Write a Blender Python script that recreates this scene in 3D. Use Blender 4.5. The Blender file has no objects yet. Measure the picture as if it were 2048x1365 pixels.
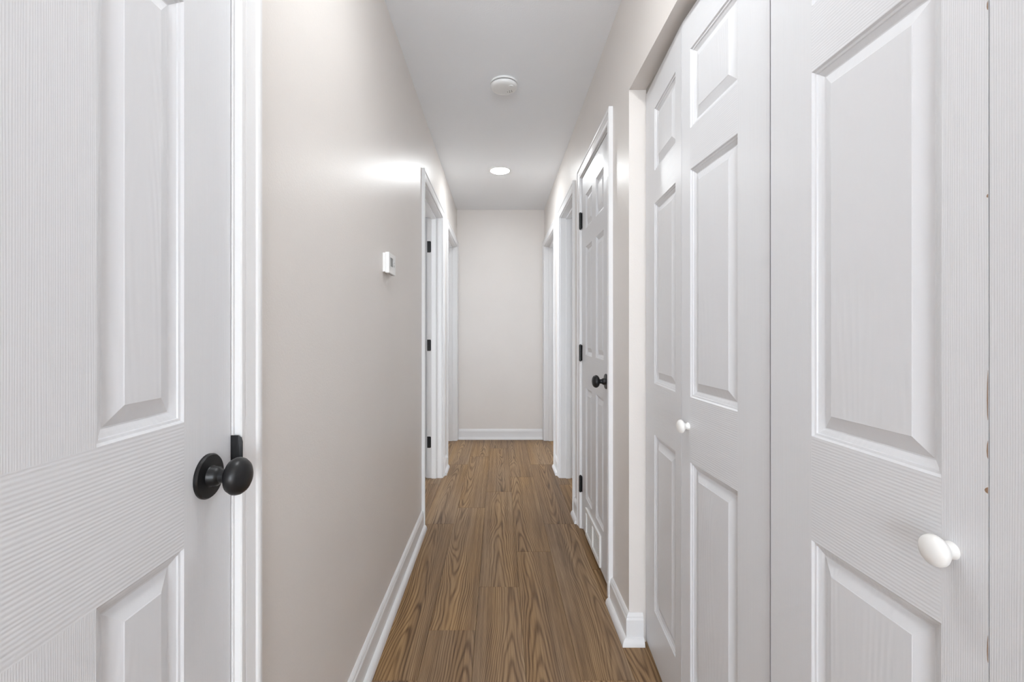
import bpy, bmesh, math, random
from mathutils import Vector, Matrix
random.seed(7)
S = bpy.context.scene
C = S.collection
PI = math.pi

# ------------------------------------------------------------------ camera, world, exposure
cam_d = bpy.data.cameras.new('camera')
cam = bpy.data.objects.new('camera', cam_d)
C.objects.link(cam)
cam.location = (0, 0, 1.15)
cam.rotation_euler = (PI / 2, 0, 0)
cam_d.sensor_width = 36
cam_d.lens = 910 / 2048 * 36
cam_d.shift_x = 26 / 2048
cam_d.shift_y = -18.5 / 2048
cam_d.clip_start = 0.02
S.camera = cam

SKY = 14.0             # overcast daylight outside the windows
w = bpy.data.worlds.new('sky')
S.world = w
w.use_nodes = True
w.node_tree.nodes['Background'].inputs['Color'].default_value = (0.86, 0.93, 1.0, 1)
w.node_tree.nodes['Background'].inputs['Strength'].default_value = SKY

LAMP_NEAR = 112.0       # emission of the downlight between the near doors
LAMP_HALL = 112.0       # emission of the hall downlights
S.view_settings.view_transform = 'Standard'
S.view_settings.look = 'None'
S.view_settings.gamma = 1
S.view_settings.use_curve_mapping = False
S.view_settings.exposure = 0.40
S.cycles.max_bounces = 12
S.cycles.diffuse_bounces = 8
S.cycles.transparent_max_bounces = 12


# ------------------------------------------------------------------ dimensions (metres)
XL, XR = -0.450, 0.482      # hall wall faces
H = 2.456                   # ceiling
YE = 4.87                   # end wall
YB = -0.14                  # hall opens into the living room behind the camera
WT = 0.115                  # wall thickness
HO = 2.043                  # door opening height
RX0, RX1 = -2.55, 2.55      # outer limits of the rooms
RY0, RY1 = -4.2, 6.6

# ------------------------------------------------------------------ materials
def new_mat(name):
    m = bpy.data.materials.new(name)
    m.use_nodes = True
    nt = m.node_tree
    b = nt.nodes['Principled BSDF']
    return m, nt, b

def N(nt, kind, **kw):
    n = nt.nodes.new(kind)
    for k, v in kw.items():
        if k in n.inputs:
            n.inputs[k].default_value = v
        else:
            setattr(n, k, v)
    return n

def mth(nt, op, a, b=None):
    n = nt.nodes.new('ShaderNodeMath')
    n.operation = op
    for i, v in enumerate((a, b)):
        if v is None:
            continue
        if isinstance(v, (int, float)):
            n.inputs[i].default_value = v
        else:
            nt.links.new(v, n.inputs[i])
    return n.outputs[0]

def mapped(nt, scale, coord='Object', offset_random=False):
    tc = nt.nodes.new('ShaderNodeTexCoord')
    mp = nt.nodes.new('ShaderNodeMapping')
    mp.inputs['Scale'].default_value = scale
    nt.links.new(tc.outputs[coord], mp.inputs['Vector'])
    if offset_random:
        oi = nt.nodes.new('ShaderNodeObjectInfo')
        r = mth(nt, 'MULTIPLY', oi.outputs['Random'], 37.0)
        cx = nt.nodes.new('ShaderNodeCombineXYZ')
        for i in range(3):
            nt.links.new(r, cx.inputs[i])
        nt.links.new(cx.outputs[0], mp.inputs['Location'])
    return mp.outputs[0]

def bump(nt, b, height, strength, dist):
    bp = nt.nodes.new('ShaderNodeBump')
    bp.inputs['Strength'].default_value = strength
    bp.inputs['Distance'].default_value = dist
    nt.links.new(height, bp.inputs['Height'])
    nt.links.new(bp.outputs[0], b.inputs['Normal'])
    return bp

def plain(name, col, rough=0.4, metal=0.0, spec=0.5):
    m, nt, b = new_mat(name)
    b.inputs['Base Color'].default_value = (*col, 1)
    b.inputs['Roughness'].default_value = rough
    b.inputs['Metallic'].default_value = metal
    b.inputs['Specular IOR Level'].default_value = spec
    return m

def paint(name, col, rough, scale, dist, spec=0.5, var=0.03):
    """rolled wall paint: fine orange peel and slight unevenness"""
    m, nt, b = new_mat(name)
    v = mapped(nt, (1, 1, 1))
    n = N(nt, 'ShaderNodeTexNoise', Scale=scale, Detail=3.0)
    nt.links.new(v, n.inputs['Vector'])
    bump(nt, b, n.outputs[0], 0.6, dist)
    n2 = N(nt, 'ShaderNodeTexNoise', Scale=2.5, Detail=4.0)
    nt.links.new(v, n2.inputs['Vector'])
    cr = nt.nodes.new('ShaderNodeValToRGB')
    cr.color_ramp.elements[0].position = 0.3
    cr.color_ramp.elements[1].position = 0.7
    cr.color_ramp.elements[0].color = (*[c * (1 - var) for c in col], 1)
    cr.color_ramp.elements[1].color = (*col, 1)
    nt.links.new(n2.outputs[0], cr.inputs[0])
    nt.links.new(cr.outputs[0], b.inputs['Base Color'])
    b.inputs['Roughness'].default_value = rough
    b.inputs['Specular IOR Level'].default_value = spec
    return m

def door_paint(name, kind):
    """gloss white moulded door skin with an embossed grain"""
    m, nt, b = new_mat(name)
    b.inputs['Base Color'].default_value = (0.690, 0.695, 0.714, 1)
    b.inputs['Roughness'].default_value = 0.34
    if kind == 'rail':                     # lines run along local x
        v = mapped(nt, (0.06, 1.0, 1.0), offset_random=True)
        wv = N(nt, 'ShaderNodeTexWave', wave_type='BANDS', bands_direction='Z', Scale=62.0, Distortion=7.0, Detail=2.0)
        wv.inputs['Detail Scale'].default_value = 0.35
        d = 0.00032
    elif kind == 'stile':                  # fine lines run upwards
        v = mapped(nt, (1.0, 1.0, 0.03), offset_random=True)
        wv = N(nt, 'ShaderNodeTexWave', wave_type='BANDS', bands_direction='X', Scale=120.0, Distortion=9.0, Detail=2.0)
        wv.inputs['Detail Scale'].default_value = 0.5
        d = 0.00018
    else:                                  # panels: tall cathedral grain
        v = mapped(nt, (1.0, 1.0, 0.16), offset_random=True)
        n = N(nt, 'ShaderNodeTexNoise', Scale=7.0, Detail=0.6)
        nt.links.new(v, n.inputs['Vector'])
        s = mth(nt, 'SINE', mth(nt, 'MULTIPLY', n.outputs[0], 170.0))
        v2 = mapped(nt, (1.0, 1.0, 0.06), offset_random=True)
        n2 = N(nt, 'ShaderNodeTexNoise', Scale=160.0, Detail=2.0)
        nt.links.new(v2, n2.inputs['Vector'])
        h = mth(nt, 'ADD', mth(nt, 'MULTIPLY', s, 0.35), n2.outputs[0])
        bump(nt, b, h, 0.55, 0.00035)
        return m
    nt.links.new(v, wv.inputs['Vector'])
    n2 = N(nt, 'ShaderNodeTexNoise', Scale=240.0, Detail=2.0)
    nt.links.new(v, n2.inputs['Vector'])
    h = mth(nt, 'ADD', wv.outputs['Fac'], mth(nt, 'MULTIPLY', n2.outputs[0], 0.6))
    bump(nt, b, h, 0.6, d)
    return m

def wood_planks():
    m, nt, b = new_mat('walnut_plank')
    def noise(scale, detail, rough=0.5, dist=0.0):
        n = N(nt, 'ShaderNodeTexNoise', Scale=1.0, Detail=detail, Roughness=rough, Distortion=dist)
        nt.links.new(mapped(nt, scale, offset_random=True), n.inputs['Vector'])
        return n.outputs[0]
    # growth rings: nested parabolas along the board, bent by noise, centre and direction differ per board
    oi = nt.nodes.new('ShaderNodeObjectInfo')
    rnd = oi.outputs['Random']
    tc = nt.nodes.new('ShaderNodeTexCoord')
    sx = nt.nodes.new('ShaderNodeSeparateXYZ'); nt.links.new(tc.outputs['Object'], sx.inputs[0])
    r2 = mth(nt, 'FRACT', mth(nt, 'MULTIPLY', rnd, 17.3))
    wob = noise((2.0, 1.3, 1.0), 2.0)
    x0 = mth(nt, 'ADD', mth(nt, 'MULTIPLY', mth(nt, 'SUBTRACT', r2, 0.5), 0.13), mth(nt, 'MULTIPLY', mth(nt, 'SUBTRACT', wob, 0.5), 0.10))
    dx = mth(nt, 'SUBTRACT', sx.outputs[0], x0)
    sg = mth(nt, 'SIGN', mth(nt, 'SUBTRACT', mth(nt, 'FRACT', mth(nt, 'MULTIPLY', rnd, 7.7)), 0.5))
    f1 = mth(nt, 'MULTIPLY', mth(nt, 'POWER', mth(nt, 'ABSOLUTE', dx), 1.7), 520.0)
    f2 = mth(nt, 'MULTIPLY', mth(nt, 'MULTIPLY', sx.outputs[1], sg), 4.5)
    f3 = mth(nt, 'MULTIPLY', noise((9.0, 1.6, 1.0), 2.5), 5.0)
    cyc = mth(nt, 'ADD', mth(nt, 'ADD', f1, f2), f3)
    sn = mth(nt, 'ADD', mth(nt, 'MULTIPLY', mth(nt, 'SINE', mth(nt, 'MULTIPLY', cyc, 6.2832)), 0.5), 0.5)
    ring = mth(nt, 'POWER', sn, 2.4)
    fade = mth(nt, 'MULTIPLY', ring, noise((6.0, 1.2, 1.0), 2.0))
    streak = noise((75.0, 1.1, 1.0), 5.0, 0.72)
    broad = noise((11.0, 0.45, 1.0), 3.0)
    pore = noise((330.0, 9.0, 1.0), 2.0)
    a = mth(nt, 'SUBTRACT', 0.085, mth(nt, 'MULTIPLY', fade, 0.34))
    a = mth(nt, 'ADD', a, mth(nt, 'MULTIPLY', streak, 0.60))
    a = mth(nt, 'ADD', a, mth(nt, 'MULTIPLY', broad, 0.30))
    a = mth(nt, 'ADD', a, mth(nt, 'MULTIPLY', pore, 0.22))
    a = mth(nt, 'ADD', a, mth(nt, 'MULTIPLY', mth(nt, 'SUBTRACT', oi.outputs['Random'], 0.5), 0.07))
    cr = nt.nodes.new('ShaderNodeValToRGB')
    e = cr.color_ramp.elements
    e[0].position = 0.30; e[0].color = (0.058, 0.031, 0.015, 1)
    e[1].position = 0.80; e[1].color = (0.400, 0.262, 0.140, 1)
    k = e.new(0.46); k.color = (0.150, 0.084, 0.040, 1)
    k = e.new(0.60); k.color = (0.245, 0.149, 0.074, 1)
    nt.links.new(a, cr.inputs[0])
    hs = nt.nodes.new('ShaderNodeHueSaturation')
    hue = noise((7.0, 0.6, 1.0), 2.0)
    nt.links.new(mth(nt, 'ADD', 0.72, mth(nt, 'MULTIPLY', hue, 0.5)), hs.inputs['Saturation'])
    nt.links.new(cr.outputs[0], hs.inputs['Color'])
    nt.links.new(hs.outputs[0], b.inputs['Base Color'])
    b.inputs['Roughness'].default_value = 0.5
    b.inputs['Specular IOR Level'].default_value = 0.3
    bump(nt, b, a, 0.25, 0.0006)
    return m

def emit(name, col, strength):
    m, nt, b = new_mat(name)
    b.inputs['Base Color'].default_value = (0.9, 0.9, 0.9, 1)
    b.inputs['Emission Color'].default_value = (*col, 1)
    b.inputs['Emission Strength'].default_value = strength
    return m

M = {
    'wall': paint('greige_wall_paint', (0.735, 0.697, 0.664), 0.38, 210.0, 0.0006, 0.4),
    'ceiling': paint('ceiling_paint', (0.89, 0.915, 0.945), 0.9, 160.0, 0.0008, 0.2, 0.01),
    'rail': door_paint('door_rail_paint', 'rail'),
    'stile': door_paint('door_stile_paint', 'stile'),
    'panel': door_paint('door_panel_paint', 'panel'),
    'trim': plain('trim_gloss_paint', (0.76, 0.757, 0.76), 0.32),
    'plank': wood_planks(),
    'sub': plain('subfloor', (0.05, 0.035, 0.025), 0.9),
    'black': plain('matte_black_metal', (0.012, 0.012, 0.013), 0.38, 0.3),
    'knob_white': plain('white_knob_enamel', (0.82, 0.81, 0.79), 0.28),
    'plastic': plain('white_plastic', (0.80, 0.80, 0.79), 0.4),
    'slit': plain('dark_slot', (0.03, 0.03, 0.03), 0.8),
    'vent_back': plain('vent_gap_shade', (0.16, 0.155, 0.15), 0.6),  # shade between the louvre slats, put into the colour of a dark sheet
    'chip': plain('bare_wood_chip', (0.27, 0.17, 0.11), 0.8),
    'lcd': plain('grey_display', (0.17, 0.18, 0.18), 0.25),
    'grey_btn': plain('grey_button', (0.45, 0.45, 0.45), 0.5),
    'steel': plain('zinc_track', (0.45, 0.44, 0.42), 0.35, 0.9),
    'brass': plain('pale_brass', (0.62, 0.50, 0.33), 0.4, 0.7),
    'lamp_hall': emit('downlight_lens', (0.95, 0.985, 1.0), LAMP_HALL),
    'lamp_near': emit('near_downlight_lens', (0.95, 0.985, 1.0), LAMP_NEAR),
    'glass': None,
}
gm, gnt, gb = new_mat('window_glass')
gt = gnt.nodes.new('ShaderNodeBsdfTransparent'); gg = gnt.nodes.new('ShaderNodeBsdfGlossy'); gg.inputs['Roughness'].default_value = 0.02
gx = gnt.nodes.new('ShaderNodeMixShader'); gx.inputs[0].default_value = 0.06
gnt.links.new(gt.outputs[0], gx.inputs[1]); gnt.links.new(gg.outputs[0], gx.inputs[2])
gnt.links.new(gx.outputs[0], gnt.nodes['Material Output'].inputs['Surface'])
M['glass'] = gm

# ------------------------------------------------------------------ mesh helpers
def mesh_obj(name, bm, mat, parent=None, smooth=False):
    bmesh.ops.recalc_face_normals(bm, faces=bm.faces)
    me = bpy.data.meshes.new(name)
    bm.to_mesh(me); bm.free()
    me.materials.append(M[mat])
    if smooth:
        for p in me.polygons:
            p.use_smooth = True
    return link(name, me, parent)

def link(name, me, parent=None, loc=None, rz=None):
    o = bpy.data.objects.new(name, me)
    C.objects.link(o)
    if parent is not None:
        o.parent = parent
    if loc is not None:
        o.location = loc
    if rz is not None:
        o.rotation_euler = (0, 0, rz)
    return o

def empty(name, loc=(0, 0, 0), rz=0.0, parent=None):
    o = link(name, None, parent, loc, rz)
    o.empty_display_size = 0.1
    return o

def tag(o, label=None, cat=None, group=None, kind=None):
    if label: o['label'] = label
    if cat: o['category'] = cat
    if group: o['group'] = group
    if kind: o['kind'] = kind
    return o

def add_box(bm, x0, x1, y0, y1, z0, z1, bevel=0.0):
    vs = [bm.verts.new((x, y, z)) for z in (z0, z1) for y in (y0, y1) for x in (x0, x1)]
    fs = []
    for q in ((0, 1, 3, 2), (4, 6, 7, 5), (0, 4, 5, 1), (2, 3, 7, 6), (0, 2, 6, 4), (1, 5, 7, 3)):
        fs.append(bm.faces.new([vs[i] for i in q]))
    if bevel:
        ed = list({e for f in fs for e in f.edges})
        bmesh.ops.bevel(bm, geom=ed, offset=bevel, segments=2, affect='EDGES', profile=0.6)

def box_obj(name, x0, x1, y0, y1, z0, z1, mat, parent=None, bevel=0.0):
    bm = bmesh.new()
    add_box(bm, min(x0, x1), max(x0, x1), min(y0, y1), max(y0, y1), z0, z1, bevel)
    return mesh_obj(name, bm, mat, parent)

def lathe(bm, prof, seg=32, mtx=None):
    """revolve (r, h) profile round local z; mtx places it"""
    rings = []
    for r, h in prof:
        if r < 1e-6:
            rings.append([bm.verts.new((0, 0, h))])
        else:
            rings.append([bm.verts.new((r * math.cos(2 * PI * k / seg), r * math.sin(2 * PI * k / seg), h)) for k in range(seg)])
    for a, b in zip(rings, rings[1:]):
        for k in range(seg):
            k2 = (k + 1) % seg
            if len(a) == 1 and len(b) == 1:
                continue
            if len(a) == 1:
                bm.faces.new((a[0], b[k], b[k2]))
            elif len(b) == 1:
                bm.faces.new((a[k], b[0], a[k2]))
            else:
                bm.faces.new((a[k], b[k], b[k2], a[k2]))
    if mtx is not None:
        bmesh.ops.transform(bm, matrix=mtx, verts=[v for rg in rings for v in rg])

def loft(bm, rings, closed=True, caps=True):
    """rings: equal-length lists of points"""
    vr = [[bm.verts.new(p) for p in r] for r in rings]
    n = len(vr[0])
    for a, b in zip(vr, vr[1:]):
        for k in range(n if closed else n - 1):
            k2 = (k + 1) % n
            bm.faces.new((a[k], a[k2], b[k2], b[k]))
    if caps:
        bm.faces.new(vr[0][::-1]); bm.faces.new(vr[-1])

# ------------------------------------------------------------------ floor
floor = box_obj('floor', RX0 - WT, RX1 + WT, RY0 - WT, RY1 + WT, -0.12, -0.008, 'sub')
tag(floor, 'brown walnut-look plank floor running down the hallway', 'floor', kind='structure')
PW, PL = 0.18, 1.22
def plank_mesh():
    bm = bmesh.new()
    g, c = 0.0003, 0.0009
    rings = []
    for ins, z in ((g, -0.008), (g, -c), (g + c, 0.0)):
        x, y = PW / 2 - ins, PL / 2 - ins
        rings.append([(-x, -y, z), (x, -y, z), (x, y, z), (-x, y, z)])
    loft(bm, rings)
    bmesh.ops.recalc_face_normals(bm, faces=bm.faces)
    me = bpy.data.meshes.new('plank'); bm.to_mesh(me); bm.free()
    me.materials.append(M['plank'])
    return me
pm = plank_mesh()
known = {-2: 1.5, -1: 1.753, 0: 2.05, 1: 1.158, 2: 1.5, 3: 2.2, -3: 1.0}
for c in range(-14, 15):
    xc = c * PW
    if xc - PW / 2 < RX0 or xc + PW / 2 > RX1:
        continue
    y = known.get(c, random.uniform(0, PL))
    while y > RY0: y -= PL
    while y < RY1:
        link('plank', pm, floor, (xc, y + PL / 2, 0))
        y += PL

# ------------------------------------------------------------------ ceiling and walls
ceil = box_obj('ceiling', RX0 - WT, RX1 + WT, RY0 - WT, RY1 + WT, H, H + 0.1, 'ceiling')
tag(ceil, 'smooth white painted hallway ceiling', 'ceiling', kind='structure')

JT = 0.019                                            # jamb thickness
# (y0, y1) jamb faces, measured
D1 = (0.153, 0.769)      # closed closet door, left, near
DA = (2.712, 3.570)      # open doorway, left
DB = (3.923, 4.790)      # open doorway at the far end, left
DE = (1.989, 2.655)      # closed door with vent grille, right
DC = (2.930, 3.570)      # open doorway, right
DD = (3.930, 4.790)      # open doorway at the far end, right
BF = (0.095, 1.687)      # bifold closet opening, right
BFH = 2.047

def wall_run(name, x0, x1, ya, yb, openings, label):
    bm = bmesh.new()
    y = ya
    for (o0, o1, oh) in sorted(openings):
        add_box(bm, x0, x1, y, o0, 0, H)
        add_box(bm, x0, x1, o0, o1, oh, H)
        y = o1
    add_box(bm, x0, x1, y, yb, 0, H)
    o = mesh_obj(name, bm, 'wall')
    return tag(o, label, 'wall', kind='structure')

def rough(d): return (d[0] - JT, d[1] + JT, HO + JT)
wall_run('wall_left', XL - WT, XL, YB, RY1, [rough(D1), rough(DA), rough(DB)], 'greige painted hallway wall carrying the white thermostat')
wall_run('wall_right', XR, XR + WT, YB, RY1, [rough(DE), rough(DC), rough(DD), (*BF, BFH)], 'greige painted hallway wall around the white bifold closet')
def wall(name, x0, x1, y0, y1, label, z0=0, z1=H):
    return tag(box_obj(name, x0, x1, y0, y1, z0, z1, 'wall'), label, 'wall', kind='structure')
wall('wall_end', XL, XR, YE, YE + WT, 'greige painted wall closing the end of the hallway')
PY0, PY1 = 3.69, 3.79                                # partitions between the rooms
wall('wall_partition_left', RX0, XL - WT, PY0, PY1, 'partition wall between the two rooms beyond the thermostat wall')
wall('wall_partition_right', XR + WT, RX1, PY0, PY1, 'partition wall between the two rooms beyond the closet wall')
wall('wall_closet_left', RX0, XL - WT, 0.95, 1.05, 'partition wall behind the near closed door')
wall('wall_closet_right', XR + WT, RX1, 2.76, 2.84, 'partition wall behind the door with the vent grille')
wall('wall_closet_divider', XR + WT, RX1, 1.76, 1.84, 'partition wall between the bifold closet and its neighbour')
wall('wall_closet_back', 1.20, 1.28, YB, 2.76, 'back wall of the closets')
wall('wall_far_end', RX0, RX1, RY1, RY1 + WT, 'outer wall beyond the end rooms')
wall('wall_room_left', RX0, XL - WT, YB, YB + WT, 'living room wall beside the hallway mouth on the thermostat side')
wall('wall_room_right', XR + WT, RX1, YB, YB + WT, 'living room wall beside the hallway mouth on the closet side')
# outer walls with unseen windows, added to bring daylight into the hall
def window(n, cx, cy, rz, w_, z0, z1, label, bars):
    """glazed window centred in its wall; local x runs along the wall"""
    t = tag(empty('window_%d' % n, (cx, cy, z0), rz), label, 'window', kind='structure')
    h_ = z1 - z0
    f = .05
    bm = bmesh.new()
    add_box(bm, -w_ / 2, w_ / 2, -.03, .03, 0, f); add_box(bm, -w_ / 2, w_ / 2, -.03, .03, h_ - f, h_)
    xs = [-w_ / 2 + f / 2 + (w_ - f) * k / bars for k in range(bars + 1)]
    for x in xs: add_box(bm, x - f / 2, x + f / 2, -.03, .03, f, h_ - f)
    mesh_obj('window_frame', bm, 'trim', t)
    for a, b in zip(xs, xs[1:]):
        box_obj('pane', a + f / 2, b - f / 2, -.003, .003, f, h_ - f, 'glass', t)
    # portal: aims along local +y (into the room)
    ld = bpy.data.lights.new('window_portal', 'AREA'); ld.shape = 'RECTANGLE'; ld.size = w_; ld.size_y = h_
    ld.cycles.is_portal = True
    lo = bpy.data.objects.new('window_portal', ld); C.objects.link(lo)
    d = Matrix.Rotation(rz, 3, 'Z') @ Vector((0, 1, 0))
    lo.location = (cx - d.x * .08, cy - d.y * .08, (z0 + z1) / 2)
    lo.rotation_euler = d.to_track_quat('-Z', 'Z').to_euler()
    return t

def outer_wall(name, horizontal, a, b, lo, hi, wins, label):
    """wall slab between a..b across its thickness and lo..hi along it; wins = (from, to, z0, z1)"""
    bm = bmesh.new()
    def seg(p, q, z0, z1):
        if horizontal: add_box(bm, p, q, a, b, z0, z1)
        else: add_box(bm, a, b, p, q, z0, z1)
    y = lo
    for p, q, z0, z1 in sorted(wins):
        seg(y, p, 0, H); seg(p, q, 0, z0); seg(p, q, z1, H); y = q
    seg(y, hi, 0, H)
    return tag(mesh_obj(name, bm, 'wall'), label, 'wall', kind='structure')
outer_wall('wall_back', True, RY0 - WT, RY0, RX0, RX1, [(-1.6, 1.6, .2, 2.2)], 'living room wall with an added wide glazed opening')
window(1, 0, RY0 - .06, 0, 3.2, .2, 2.2, 'added unseen living room window, wide and white framed, for fill daylight', 3)  # added behind the camera as flat frontal fill for the hall
outer_wall('wall_far_left', False, RX0 - WT, RX0, RY0, RY1, [(1.5, 2.5, .95, 2.05), (4.8, 5.8, .95, 2.05)], 'outer wall with added windows on the thermostat side')
outer_wall('wall_far_right', False, RX1, RX1 + WT, RY0, RY1, [(3.05, 3.45, 1.2, 2.0), (4.8, 5.8, .95, 2.05)], 'outer wall with added windows on the closet side')
window(2, RX0 - .06, 2.0, -PI / 2, 1.0, .95, 2.05, 'added unseen white framed window in the room beside the thermostat wall', 2)  # side windows added so daylight reaches the hall through the doorways
window(3, RX0 - .06, 5.3, -PI / 2, 1.0, .95, 2.05, 'added unseen white framed window in the end room on the thermostat side', 2)
window(4, RX1 + .06, 3.25, PI / 2, .4, 1.2, 2.0, 'added unseen small white framed window in the room past the vented door', 1)
window(5, RX1 + .06, 5.3, PI / 2, 1.0, .95, 2.05, 'added unseen white framed window in the end room on the closet side', 2)

# ------------------------------------------------------------------ trim: casings and jambs
CASING = [(0, 0), (0, .0095), (.002, .0115), (.009, .0120), (.012, .0098), (.016, .0115), (.030, .0130), (.040, .0142),
          (.043, .0175), (.047, .0190), (.053, .0190), (.057, .0165), (.057, 0)]
REV = 0.006
def casing_set(parent, face, s, y0, y1, far_clip=None):
    """three mitred boards round an opening on the plane x = face; s = direction into the space"""
    a, b, h = y0 - REV, y1 + REV, HO + REV
    def P(y, z, t): return (face + s * t, y, z)
    bm = bmesh.new(); loft(bm, [[P(a - u, 0, t) for u, t in CASING], [P(a - u, h + u, t) for u, t in CASING]])
    mesh_obj('casing_leg', bm, 'trim', parent)
    bm = bmesh.new(); loft(bm, [[P(b + u, 0, t) for u, t in CASING], [P(b + u, h + u, t) for u, t in CASING]])
    mesh_obj('casing_leg', bm, 'trim', parent)
    bm = bmesh.new(); loft(bm, [[P(a - u, h + u, t) for u, t in CASING], [P(b + u, h + u, t) for u, t in CASING]])
    mesh_obj('casing_head', bm, 'trim', parent)

def doorway(n, side, d, stop_u, label):
    """side -1 left / +1 right; stop_u = (from, to) of the door stop measured from the hall face"""
    y0, y1 = d
    face = XL if side < 0 else XR
    s = -side                                   # into the hall
    t = tag(empty('trim_%d' % n), label, 'door frame', kind='structure')
    casing_set(t, face, s, y0, y1)
    casing_set(t, face + side * WT, -s, y0, y1)
    xa, xb = face, face + side * WT
    for ya, yb in ((y0 - JT, y0), (y1, y1 + JT)):
        box_obj('jamb', xa, xb, ya, yb, 0, HO, 'trim', t, 0.0012)
    box_obj('head_jamb', xa, xb, y0 - JT, y1 + JT, HO, HO + JT, 'trim', t)
    sa, sb = face + side * stop_u[0], face + side * stop_u[1]
    box_obj('stop', sa, sb, y0, y0 + .011, 0, HO - .011, 'trim', t, 0.002)
    box_obj('stop', sa, sb, y1 - .011, y1, 0, HO - .011, 'trim', t, 0.002)
    box_obj('stop', sa, sb, y0, y1, HO - .011, HO, 'trim', t, 0.002)
    return t
T1 = doorway(1, -1, D1, (.040, .075), 'white moulded frame around the near closed door on the thermostat wall')
TA = doorway(2, -1, DA, (.043, .078), 'white moulded frame of the open doorway next to the thermostat, black hinges on its jamb')
TB = doorway(3, -1, DB, (.043, .078), 'white moulded frame of the end doorway on the thermostat side')
TE = doorway(4, 1, DE, (.040, .075), 'white moulded frame around the door with the floor vent')
TC = doorway(5, 1, DC, (.043, .078), 'white moulded frame of the open doorway past the vented door')
TD = doorway(6, 1, DD, (.043, .078), 'white moulded frame of the end doorway on the closet side')

# hinge leaves on the far jamb of the open left doorway
def hinge_leaf_mesh():
    """rounded plate in local x (0..0.03) / z, thin in y"""
    bm = bmesh.new()
    w_, h_, r = 0.030, 0.089, 0.008
    pts = [(0, -h_ / 2), (w_ - r, -h_ / 2)]
    pts += [(w_ - r + r * math.cos(a), -h_ / 2 + r + r * math.sin(a)) for a in [(-90 + 18 * k) * PI / 180 for k in range(1, 6)]]
    pts += [(w_ - r + r * math.cos(a), h_ / 2 - r + r * math.sin(a)) for a in [18 * k * PI / 180 for k in range(0, 6)]]
    pts += [(0, h_ / 2)]
    loft(bm, [[(x, -0.0015, z) for x, z in pts], [(x, 0.0, z) for x, z in pts]])
    for z in (-.03, 0.0, .03):
        lathe(bm, [(0, .0012), (.003, .0010), (.0036, 0)], 10, Matrix.Translation((.019 if z else .010, -.0014, z)) @ Matrix.Rotation(PI / 2, 4, 'X'))
    bmesh.ops.recalc_face_normals(bm, faces=bm.faces)
    me = bpy.data.meshes.new('hinge_leaf'); bm.to_mesh(me); bm.free(); me.materials.append(M['black'])
    return me
hl = hinge_leaf_mesh()
for z in (0.283, 1.044, 1.817):
    link('hinge_leaf', hl, TA, (XL - WT + 0.0015, DA[1], z))
# latch strike lip beside the near door
bm = bmesh.new()
pts = [(-.0025, -.045), (.010, -.045), (.0140, -.041), (.0155, -.034), (.0155, .034), (.0140, .041), (.010, .045), (-.0025, .045)]
loft(bm, [[(XL + u, D1[1] + yy + max(0, u - .010) * .5, .930 + z) for u, z in pts] for yy in (-.0015, .0002)])
mesh_obj('latch_strike', bm, 'black', T1)

# ------------------------------------------------------------------ baseboards
BASE = [(0, 0), (.014, 0), (.014, .088), (.012, .093), (.0105, .095), (.0105, .099), (.008, .104), (.005, .108), (.003, .110), (0, .110)]
SHOE = [(0, 0)] + [(.018 * math.cos(a) , .026 * math.sin(a)) for a in [k * PI / 14 for k in range(8)]]
def sweep_plan(bm, path, prof, base=0.0, side=1):
    """sweep a (offset, z) profile along plan points; offset goes to `side` of travel (1 = right)"""
    rings = []
    n = len(path)
    P = [Vector(p) for p in path]
    def nrm(a, b):
        d = (b - a).normalized()
        return Vector((d.y, -d.x)) * side
    for i in range(n):
        if i == 0: m = nrm(P[0], P[1]); k = 1.0
        elif i == n - 1: m = nrm(P[-2], P[-1]); k = 1.0
        else:
            n1, n2 = nrm(P[i - 1], P[i]), nrm(P[i], P[i + 1])
            m = (n1 + n2).normalized(); k = 1.0 / max(0.2, m.dot(n1))
        rings.append([(P[i].x + m.x * k * (o + base), P[i].y + m.y * k * (o + base), z) for o, z in prof])
    loft(bm, rings)
CW = .057 + REV
def base_runs(name, runs, label, side):
    t = tag(empty(name), label, 'baseboard', kind='structure')
    for path in runs:
        bm = bmesh.new(); sweep_plan(bm, path, BASE, 0, side); mesh_obj('base_board', bm, 'trim', t)
        bm = bmesh.new(); sweep_plan(bm, path, SHOE, .014, side); mesh_obj('shoe_moulding', bm, 'trim', t)
    return t
base_runs('baseboard_left', [[(XL, D1[1] + CW), (XL, DA[0] - CW)], [(XL, DA[1] + CW), (XL, DB[0] - CW)], [(XL, YB), (XL, D1[0] - CW)]],
          'white baseboard with quarter round shoe along the thermostat wall', 1)
base_runs('baseboard_right', [[(XR + .050, BF[1]), (XR, BF[1]), (XR, DE[0] - CW)], [(XR, DE[1] + CW), (XR, DC[0] - CW)], [(XR, DC[1] + CW), (XR, DD[0] - CW)]],
          'white baseboard with quarter round shoe along the closet wall', -1)
base_runs('baseboard_end', [[(XL + .0195, YE), (XR - .0195, YE)]], 'white baseboard across the end wall of the hallway', 1)
base_runs('baseboard_rooms', [[(RX0, PY0), (XL - WT - .001, PY0)], [(XR + WT + .001, PY0), (RX1, PY0)]], 'white baseboards in the rooms beside the open doorways', 1)

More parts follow.
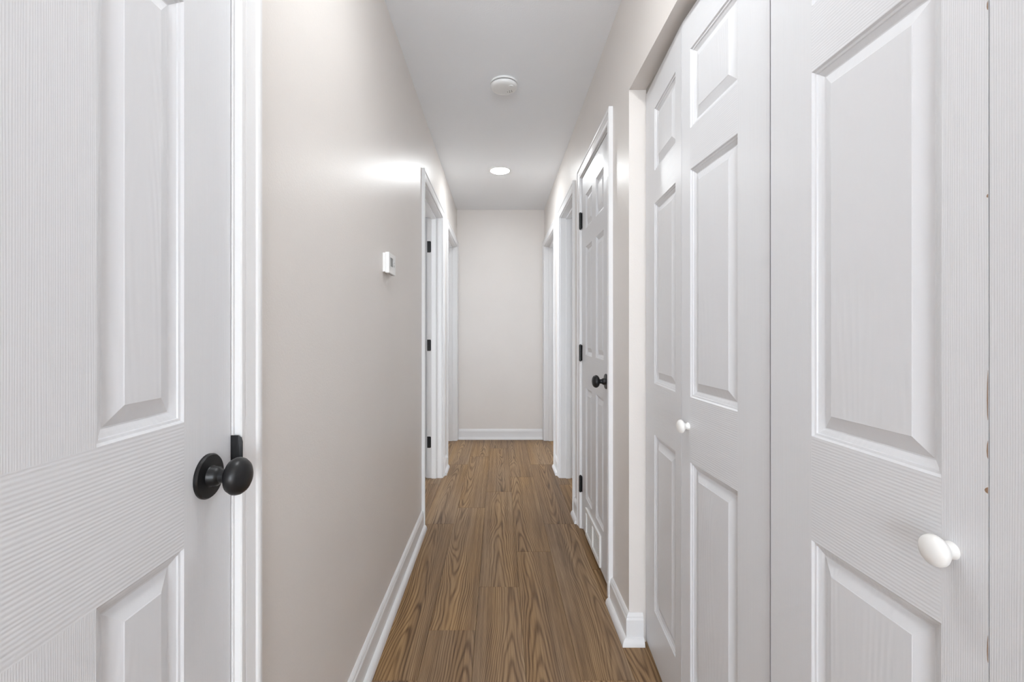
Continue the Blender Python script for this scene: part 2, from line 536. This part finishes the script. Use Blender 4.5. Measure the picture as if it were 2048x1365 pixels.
# ------------------------------------------------------------------ doors
T = 0.035
RINGS = [(0, 0), (.003, .0032), (.0065, .0040), (.0075, .0060), (.0125, .0082), (.0165, .0105), (.0185, .0108),
         (.0400, .0030), (.0412, .0022)]
_pm = {}
def panel_mesh(w_, h_):
    """raised panel with sticking, centred; front at y=0 facing -y, back at y=T"""
    key = (round(w_, 4), round(h_, 4))
    if key in _pm: return _pm[key]
    bm = bmesh.new()
    for back in (0, 1):
        rs = []
        for ins, dep in RINGS:
            x, z = w_ / 2 - ins, h_ / 2 - ins
            y = T - dep if back else dep
            rs.append([(-x, y, -z), (x, y, -z), (x, y, z), (-x, y, z)])
        vr = [[bm.verts.new(p) for p in r] for r in rs]
        for a, b in zip(vr, vr[1:]):
            for k in range(4):
                q = (a[k], a[(k + 1) % 4], b[(k + 1) % 4], b[k])
                bm.faces.new(q[::-1] if back else q)
        f = vr[-1]
        bm.faces.new(f[::-1] if back else f)
    me = bpy.data.meshes.new('door_panel'); bm.to_mesh(me); bm.free(); me.materials.append(M['panel'])
    _pm[key] = me
    return me
_bm = {}
def bar_mesh(kind, w_, h_):
    key = (kind, round(w_, 4), round(h_, 4))
    if key not in _bm:
        bm = bmesh.new(); add_box(bm, -w_ / 2, w_ / 2, 0, T, -h_ / 2, h_ / 2)
        bmesh.ops.recalc_face_normals(bm, faces=bm.faces)
        me = bpy.data.meshes.new(kind); bm.to_mesh(me); bm.free(); me.materials.append(M[{'rail': 'rail'}.get(kind, 'stile')])
        _bm[key] = me
    return _bm[key]

def slab(parent, w_, z0, z1, rails, ls, rs, mull):
    """stiles, rails, mullions and panels between u = 0 .. w_; rails = list of (za, zb)"""
    def bar(kind, ua, ub, za, zb):
        link(kind, bar_mesh(kind, ub - ua, zb - za), parent, ((ua + ub) / 2, 0, (za + zb) / 2))
    bar('stile', 0, ls, z0, z1); bar('stile', w_ - rs, w_, z0, z1)
    for za, zb in rails:
        bar('rail', ls, w_ - rs, za, zb)
    for (a, b), (c, d) in zip(rails, rails[1:]):
        if mull:
            mid = (ls + w_ - rs) / 2
            bar('mullion', mid - mull / 2, mid + mull / 2, b, c)
            spans = ((ls, mid - mull / 2), (mid + mull / 2, w_ - rs))
        else:
            spans = ((ls, w_ - rs),)
        for ua, ub in spans:
            link('door_panel', panel_mesh(ub - ua, c - b), parent, ((ua + ub) / 2, 0, (b + c) / 2))

Z6 = [(.019, .222), (.839, 1.020), (1.624, 1.724), (1.916, 2.038)]
def knob_mesh():
    bm = bmesh.new()
    R = Matrix.Rotation(PI / 2, 4, 'X')             # local z -> -y (out of the door)
    lathe(bm, [(0, 0), (.0345, 0), (.0345, .003), (.0325, .0055), (.0165, .0065), (.0155, .008), (.0150, .016), (.0125, .019),
               (.0105, .021), (.0100, .028), (.0125, .0315), (.0190, .0335), (.0250, .0375), (.0283, .0435), (.0288, .0470),
               (.0275, .0525), (.0235, .0580), (.0165, .0622), (.0080, .0642), (0, .0648)], 40, R)
    bmesh.ops.recalc_face_normals(bm, faces=bm.faces)
    me = bpy.data.meshes.new('knob'); bm.to_mesh(me); bm.free(); me.materials.append(M['black'])
    for p in me.polygons: p.use_smooth = True
    me.set_sharp_from_angle(angle=math.radians(38))
    return me
kn = knob_mesh()
def six_panel(name, origin, rz, w_, knob_u, label, back_knob=True):
    t = tag(empty(name, origin, rz), label, 'door', kind='structure')
    slab(t, w_, .019, 2.038, Z6, .113, .113, .10)
    k = link('door_knob', kn, t, (knob_u, 0, .926)); k['label'] = 'matte black round door knob on a disc rosette'
    if back_knob:
        link('door_knob', kn, t, (knob_u, T, .926), PI)
    return t
# near closed door (left wall, faces +x)
w1 = D1[1] - D1[0] - .006
six_panel('door_1', (XL - .002, D1[0] + .003, 0), PI / 2, w1, w1 - .060, 'white six-panel door with a black knob, closed, near end of the thermostat wall', False)
# closed vented door (right wall, faces -x): u runs towards the camera
wE = DE[1] - DE[0] - .006
dE = six_panel('door_2', (XR + .002, DE[1] - .003, 0), -PI / 2, wE, wE - .060, 'white six-panel door with black hinges, black knob and a low vent grille', False)
for z in (.264, 1.027, 1.796):
    bm = bmesh.new()
    lathe(bm, [(0, -.050), (.0045, -.0495), (.0050, -.047), (.0078, -.0455), (.0078, -.0160), (.0070, -.0155), (.0070, -.0150), (.0078, -.0145),
               (.0078, .0145), (.0070, .0150), (.0070, .0155), (.0078, .0160), (.0078, .0455), (.0050, .047), (.0045, .0495), (0, .050)], 16,
          Matrix.Translation((-.0015, -.0095, z)))
    add_box(bm, -.0155, -.0015, -.0040, -.0030, z - .0445, z + .0445)
    add_box(bm, -.0015, .0130, -.0030, -.0005, z - .0445, z + .0445)
    mesh_obj('hinge', bm, 'black', dE)
# vent grille
vw, vh, vz = .355, .150, .030
vc = wE / 2 - .012
fr = bmesh.new()
def ring_frame(bm, u0, u1, z0, z1, t_, ya, yb):
    add_box(bm, u0, u1, ya, yb, z0, z0 + t_); add_box(bm, u0, u1, ya, yb, z1 - t_, z1)
    add_box(bm, u0, u0 + t_, ya, yb, z0 + t_, z1 - t_); add_box(bm, u1 - t_, u1, ya, yb, z0 + t_, z1 - t_)
ring_frame(fr, vc - vw / 2, vc + vw / 2, vz, vz + vh, .020, -.0085, 0.0)
add_box(fr, vc - .008, vc + .008, -.0085, 0, vz + .020, vz + vh - .020)
for uu in (-1, 1):
    for zz in (-1, 1):
        lathe(fr, [(0, .0015), (.003, .001), (.0035, 0)], 10, Matrix.Translation((vc + uu * (vw / 2 - .010), -.0085, vz + vh / 2 + zz * .045)) @ Matrix.Rotation(PI / 2, 4, 'X'))
vent = mesh_obj('vent_grille', fr, 'plastic', dE); vent['label'] = 'white louvred vent grille low on the door'
box_obj('backing', vc - vw / 2 + .020, vc + vw / 2 - .020, -.0008, -.0002, vz + .020, vz + vh - .020, 'vent_back', vent)
sl = bmesh.new()
sw = vw / 2 - .020 - .008
loft(sl, [[(x, -.0008, .0022), (x, -.0018, .0020), (x, -.0026, -.0020), (x, -.0008, -.0024)] for x in (-sw / 2, sw / 2)])
bmesh.ops.recalc_face_normals(sl, faces=sl.faces)
slm = bpy.data.meshes.new('slat'); sl.to_mesh(slm); sl.free(); slm.materials.append(M['plastic'])
for ux in (-1, 1):
    for k in range(11):
        link('slat', slm, vent, (vc + ux * (.008 + sw / 2), 0, vz + .0255 + k * .0099))
# open leaves inside the rooms
six_panel('door_3', (XL - WT - .008 - (DA[1] - DA[0] - .006), DA[1] - .037, 0), 0, DA[1] - DA[0] - .006, .060,
          'white six-panel door swung open into the room beside the thermostat wall')
def open_leaf(name, left, d, label):
    w_ = d[1] - d[0] - .006
    if left: six_panel(name, (XL - WT - .008 - w_, d[0] + .002, 0), 0, w_, .060, label)
    else: six_panel(name, (XR + WT + .008, d[0] + .002, 0), 0, w_, w_ - .060, label)
open_leaf('door_4', True, DB, 'white six-panel door swung open inside the end room on the thermostat side')
open_leaf('door_5', False, DD, 'white six-panel door swung open inside the end room on the closet side')
open_leaf('door_6', False, DC, 'white six-panel door swung open inside the room past the vented door')

# bifold closet
ZB = [(.014, .186), (.795, .972), (1.592, 1.705), (1.920, 2.025)]
def white_knob():
    bm = bmesh.new()
    lathe(bm, [(0, 0), (.0105, 0), (.0105, .002), (.0085, .005), (.0080, .009), (.0100, .013), (.0160, .0155), (.0182, .0185), (.0186, .0205),
               (.0176, .0240), (.0140, .0275), (.0080, .0298), (0, .0306)], 36, Matrix.Rotation(PI / 2, 4, 'X'))
    bmesh.ops.recalc_face_normals(bm, faces=bm.faces)
    me = bpy.data.meshes.new('white_knob'); bm.to_mesh(me); bm.free(); me.materials.append(M['knob_white'])
    for p in me.polygons: p.use_smooth = True
    me.set_sharp_from_angle(angle=math.radians(50))
    return me
wk = white_knob()
def leaf(parent, far, near, wide_far, knob, gap=.003):
    """far / near: plan points of the front face; u runs from far to near"""
    f, n_ = Vector(far), Vector(near)
    d = n_ - f
    w_ = d.length - gap
    ang = math.atan2(d.y, d.x)
    ls, rs = (.112, .052) if wide_far else (.052, .112)
    # leaf part = its two stiles; rails, panels and knob are sub-parts
    bm = bmesh.new()
    add_box(bm, 0, ls, 0, T, ZB[0][0], ZB[-1][1]); add_box(bm, w_ - rs, w_, 0, T, ZB[0][0], ZB[-1][1])
    lf = mesh_obj('leaf', bm, 'stile', parent)
    lf.location = (f.x + d.x / d.length * gap / 2, f.y + d.y / d.length * gap / 2, 0)
    lf.rotation_euler = (0, 0, ang)
    for za, zb in ZB:
        link('rail', bar_mesh('rail', w_ - ls - rs, zb - za), lf, ((ls + w_ - rs) / 2, 0, (za + zb) / 2))
    for (a, b), (c, e) in zip(ZB, ZB[1:]):
        link('door_panel', panel_mesh(w_ - ls - rs, c - b), lf, ((ls + w_ - rs) / 2, 0, (b + c) / 2))
    if knob:
        k = link('knob', wk, lf, (.040 if not wide_far else w_ - .040, 0, .890)); k['label'] = 'small white mushroom knob'
    return lf
KN1 = (.5180, 1.2915)
b1 = tag(empty('door_7'), 'white panelled bifold closet pair next to the baseboard corner, slightly folded', 'door', kind='structure')
leaf(b1, (.543, 1.682), KN1, True, False)
leaf(b1, KN1, (.536, .899), False, True)
b2 = tag(empty('door_8'), 'white panelled bifold closet pair with paint-chipped hinge seam, nearer the living room', 'door', kind='structure')
l3 = leaf(b2, (.530, .888), (.539, .5005), True, True, .0014)
w3 = (Vector((.539, .5005)) - Vector((.530, .888))).length - .0014
for z_, h_, d_ in ((1.51, .010, .0012), (1.30, .004, .0015), (1.08, .055, .0010), (1.02, .020, .0013), (.975, .007, .0035), (.80, .030, .0009), (.70, .012, .0013)):
    bm = bmesh.new()
    k_ = [(-1, 0), (-.8, .6), (-.2, 1), (.5, .7), (1, 0)]
    loft(bm, [[(w3 - .0002 - d_ * b_, y_, z_ + a_ * h_ / 2) for a_, b_ in k_] for y_ in (-.0003, .002)])
    mesh_obj('paint_chip', bm, 'chip', l3)
leaf(b2, (.539, .5005), (.531, .112), False, False, .0014)
trk = tag(empty('trim_7', (0, 0, 0)), 'metal track and floor bracket of the bifold closet doors', 'door track', kind='structure')
box_obj('track', .545, .575, BF[0] + .002, BF[1] - .002, BFH - .014, BFH, 'steel', trk)
bm = bmesh.new()
add_box(bm, .545, .575, BF[1] - .10, BF[1] - .006, 0, .003); add_box(bm, .545, .575, BF[1] - .006, BF[1] - .002, 0, .045)
mesh_obj('floor_bracket', bm, 'brass', trk)

# ------------------------------------------------------------------ ceiling fixtures
def downlight(loc, mat, label, group=None):
    t = tag(empty('recessed_downlight', loc), label, 'ceiling light', group)
    bm = bmesh.new()
    lathe(bm, [(.088, 0), (.088, -.003), (.084, -.0055), (.077, -.006), (.075, -.004), (.075, 0)], 56)
    mesh_obj('trim_ring', bm, 'plastic', t, True)
    bm = bmesh.new()
    lathe(bm, [(.0748, -.0005), (.0748, -.0045), (.071, -.0070), (.056, -.0100), (.030, -.0118), (0, -.0123)], 56)
    mesh_obj('lens', bm, mat, t)
    return t
downlight((.008, 3.68, H), 'lamp_hall', 'round white recessed downlight lit in the ceiling past the smoke detector')
downlight((.008, 0.95, H), 'lamp_near', 'round white recessed downlight lit between the near door and the bifold closet')

sd = tag(empty('smoke_detector', (.026, 2.385, H)), 'round white smoke detector on the hallway ceiling', 'smoke detector')
bm = bmesh.new()
lathe(bm, [(0, 0), (.070, 0), (.071, -.004), (.071, -.0085), (.069, -.0100), (0, -.0100)], 64)
mesh_obj('base', bm, 'plastic', sd, False)
bm = bmesh.new()
lathe(bm, [(0, -.0100), (.060, -.0100), (.060, -.0150), (0, -.0150)], 64)
mesh_obj('sensor_slot', bm, 'slit', sd, False)
bm = bmesh.new()
lathe(bm, [(0, -.0148), (.0690, -.0148), (.0700, -.0165), (.0695, -.023), (.0665, -.029), (.0620, -.0325), (.052, -.0350), (0, -.0362)], 64)
o = mesh_obj('cover', bm, 'plastic', sd, True); o.data.set_sharp_from_angle(angle=math.radians(35))
bm = bmesh.new()
for a, r in ((-35, .033), (-20, .041), (-48, .041), (-33, .047), (-10, .031)):
    aa = math.radians(a + 60)
    lathe(bm, [(0, -.0006), (.0022, -.0005), (.0024, .0006)], 8, Matrix.Translation((r * math.cos(aa), r * math.sin(aa), -.0356)))
mesh_obj('sounder_holes', bm, 'slit', sd)
bm = bmesh.new()
lathe(bm, [(.0125, .002), (.0125, -.0012), (.011, -.0018), (0, -.002)], 24, Matrix.Translation((.036, -.030, -.0358)))
mesh_obj('test_button', bm, 'plastic', sd)

# ------------------------------------------------------------------ thermostat on the left wall (faces +x)
th = tag(empty('thermostat', (XL, 1.812, 1.419), PI / 2), 'white wall thermostat with a small grey display', 'thermostat')
box_obj('back_plate', -.052, .052, -.010, 0, -.036, .038, 'plastic', th, .0015)
body = box_obj('body', -.0555, .0555, -.026, -.010, -.0405, .0405, 'plastic', th, .003)
box_obj('display', -.032, .004, -.0266, -.0255, -.012, .022, 'lcd', th, .0003)
for z in (.010, -.006):
    bm = bmesh.new()
    s_ = 1 if z > 0 else -1
    loft(bm, [[(.020, y, z - .004 * s_), (.030, y, z - .004 * s_), (.025, y, z + .005 * s_)] for y in (-.0272, -.0255)])
    mesh_obj('arrow_button', bm, 'grey_btn', th)
box_obj('vent_slots', -.040, .040, -.022, -.014, -.0412, -.0400, 'grey_btn', th)
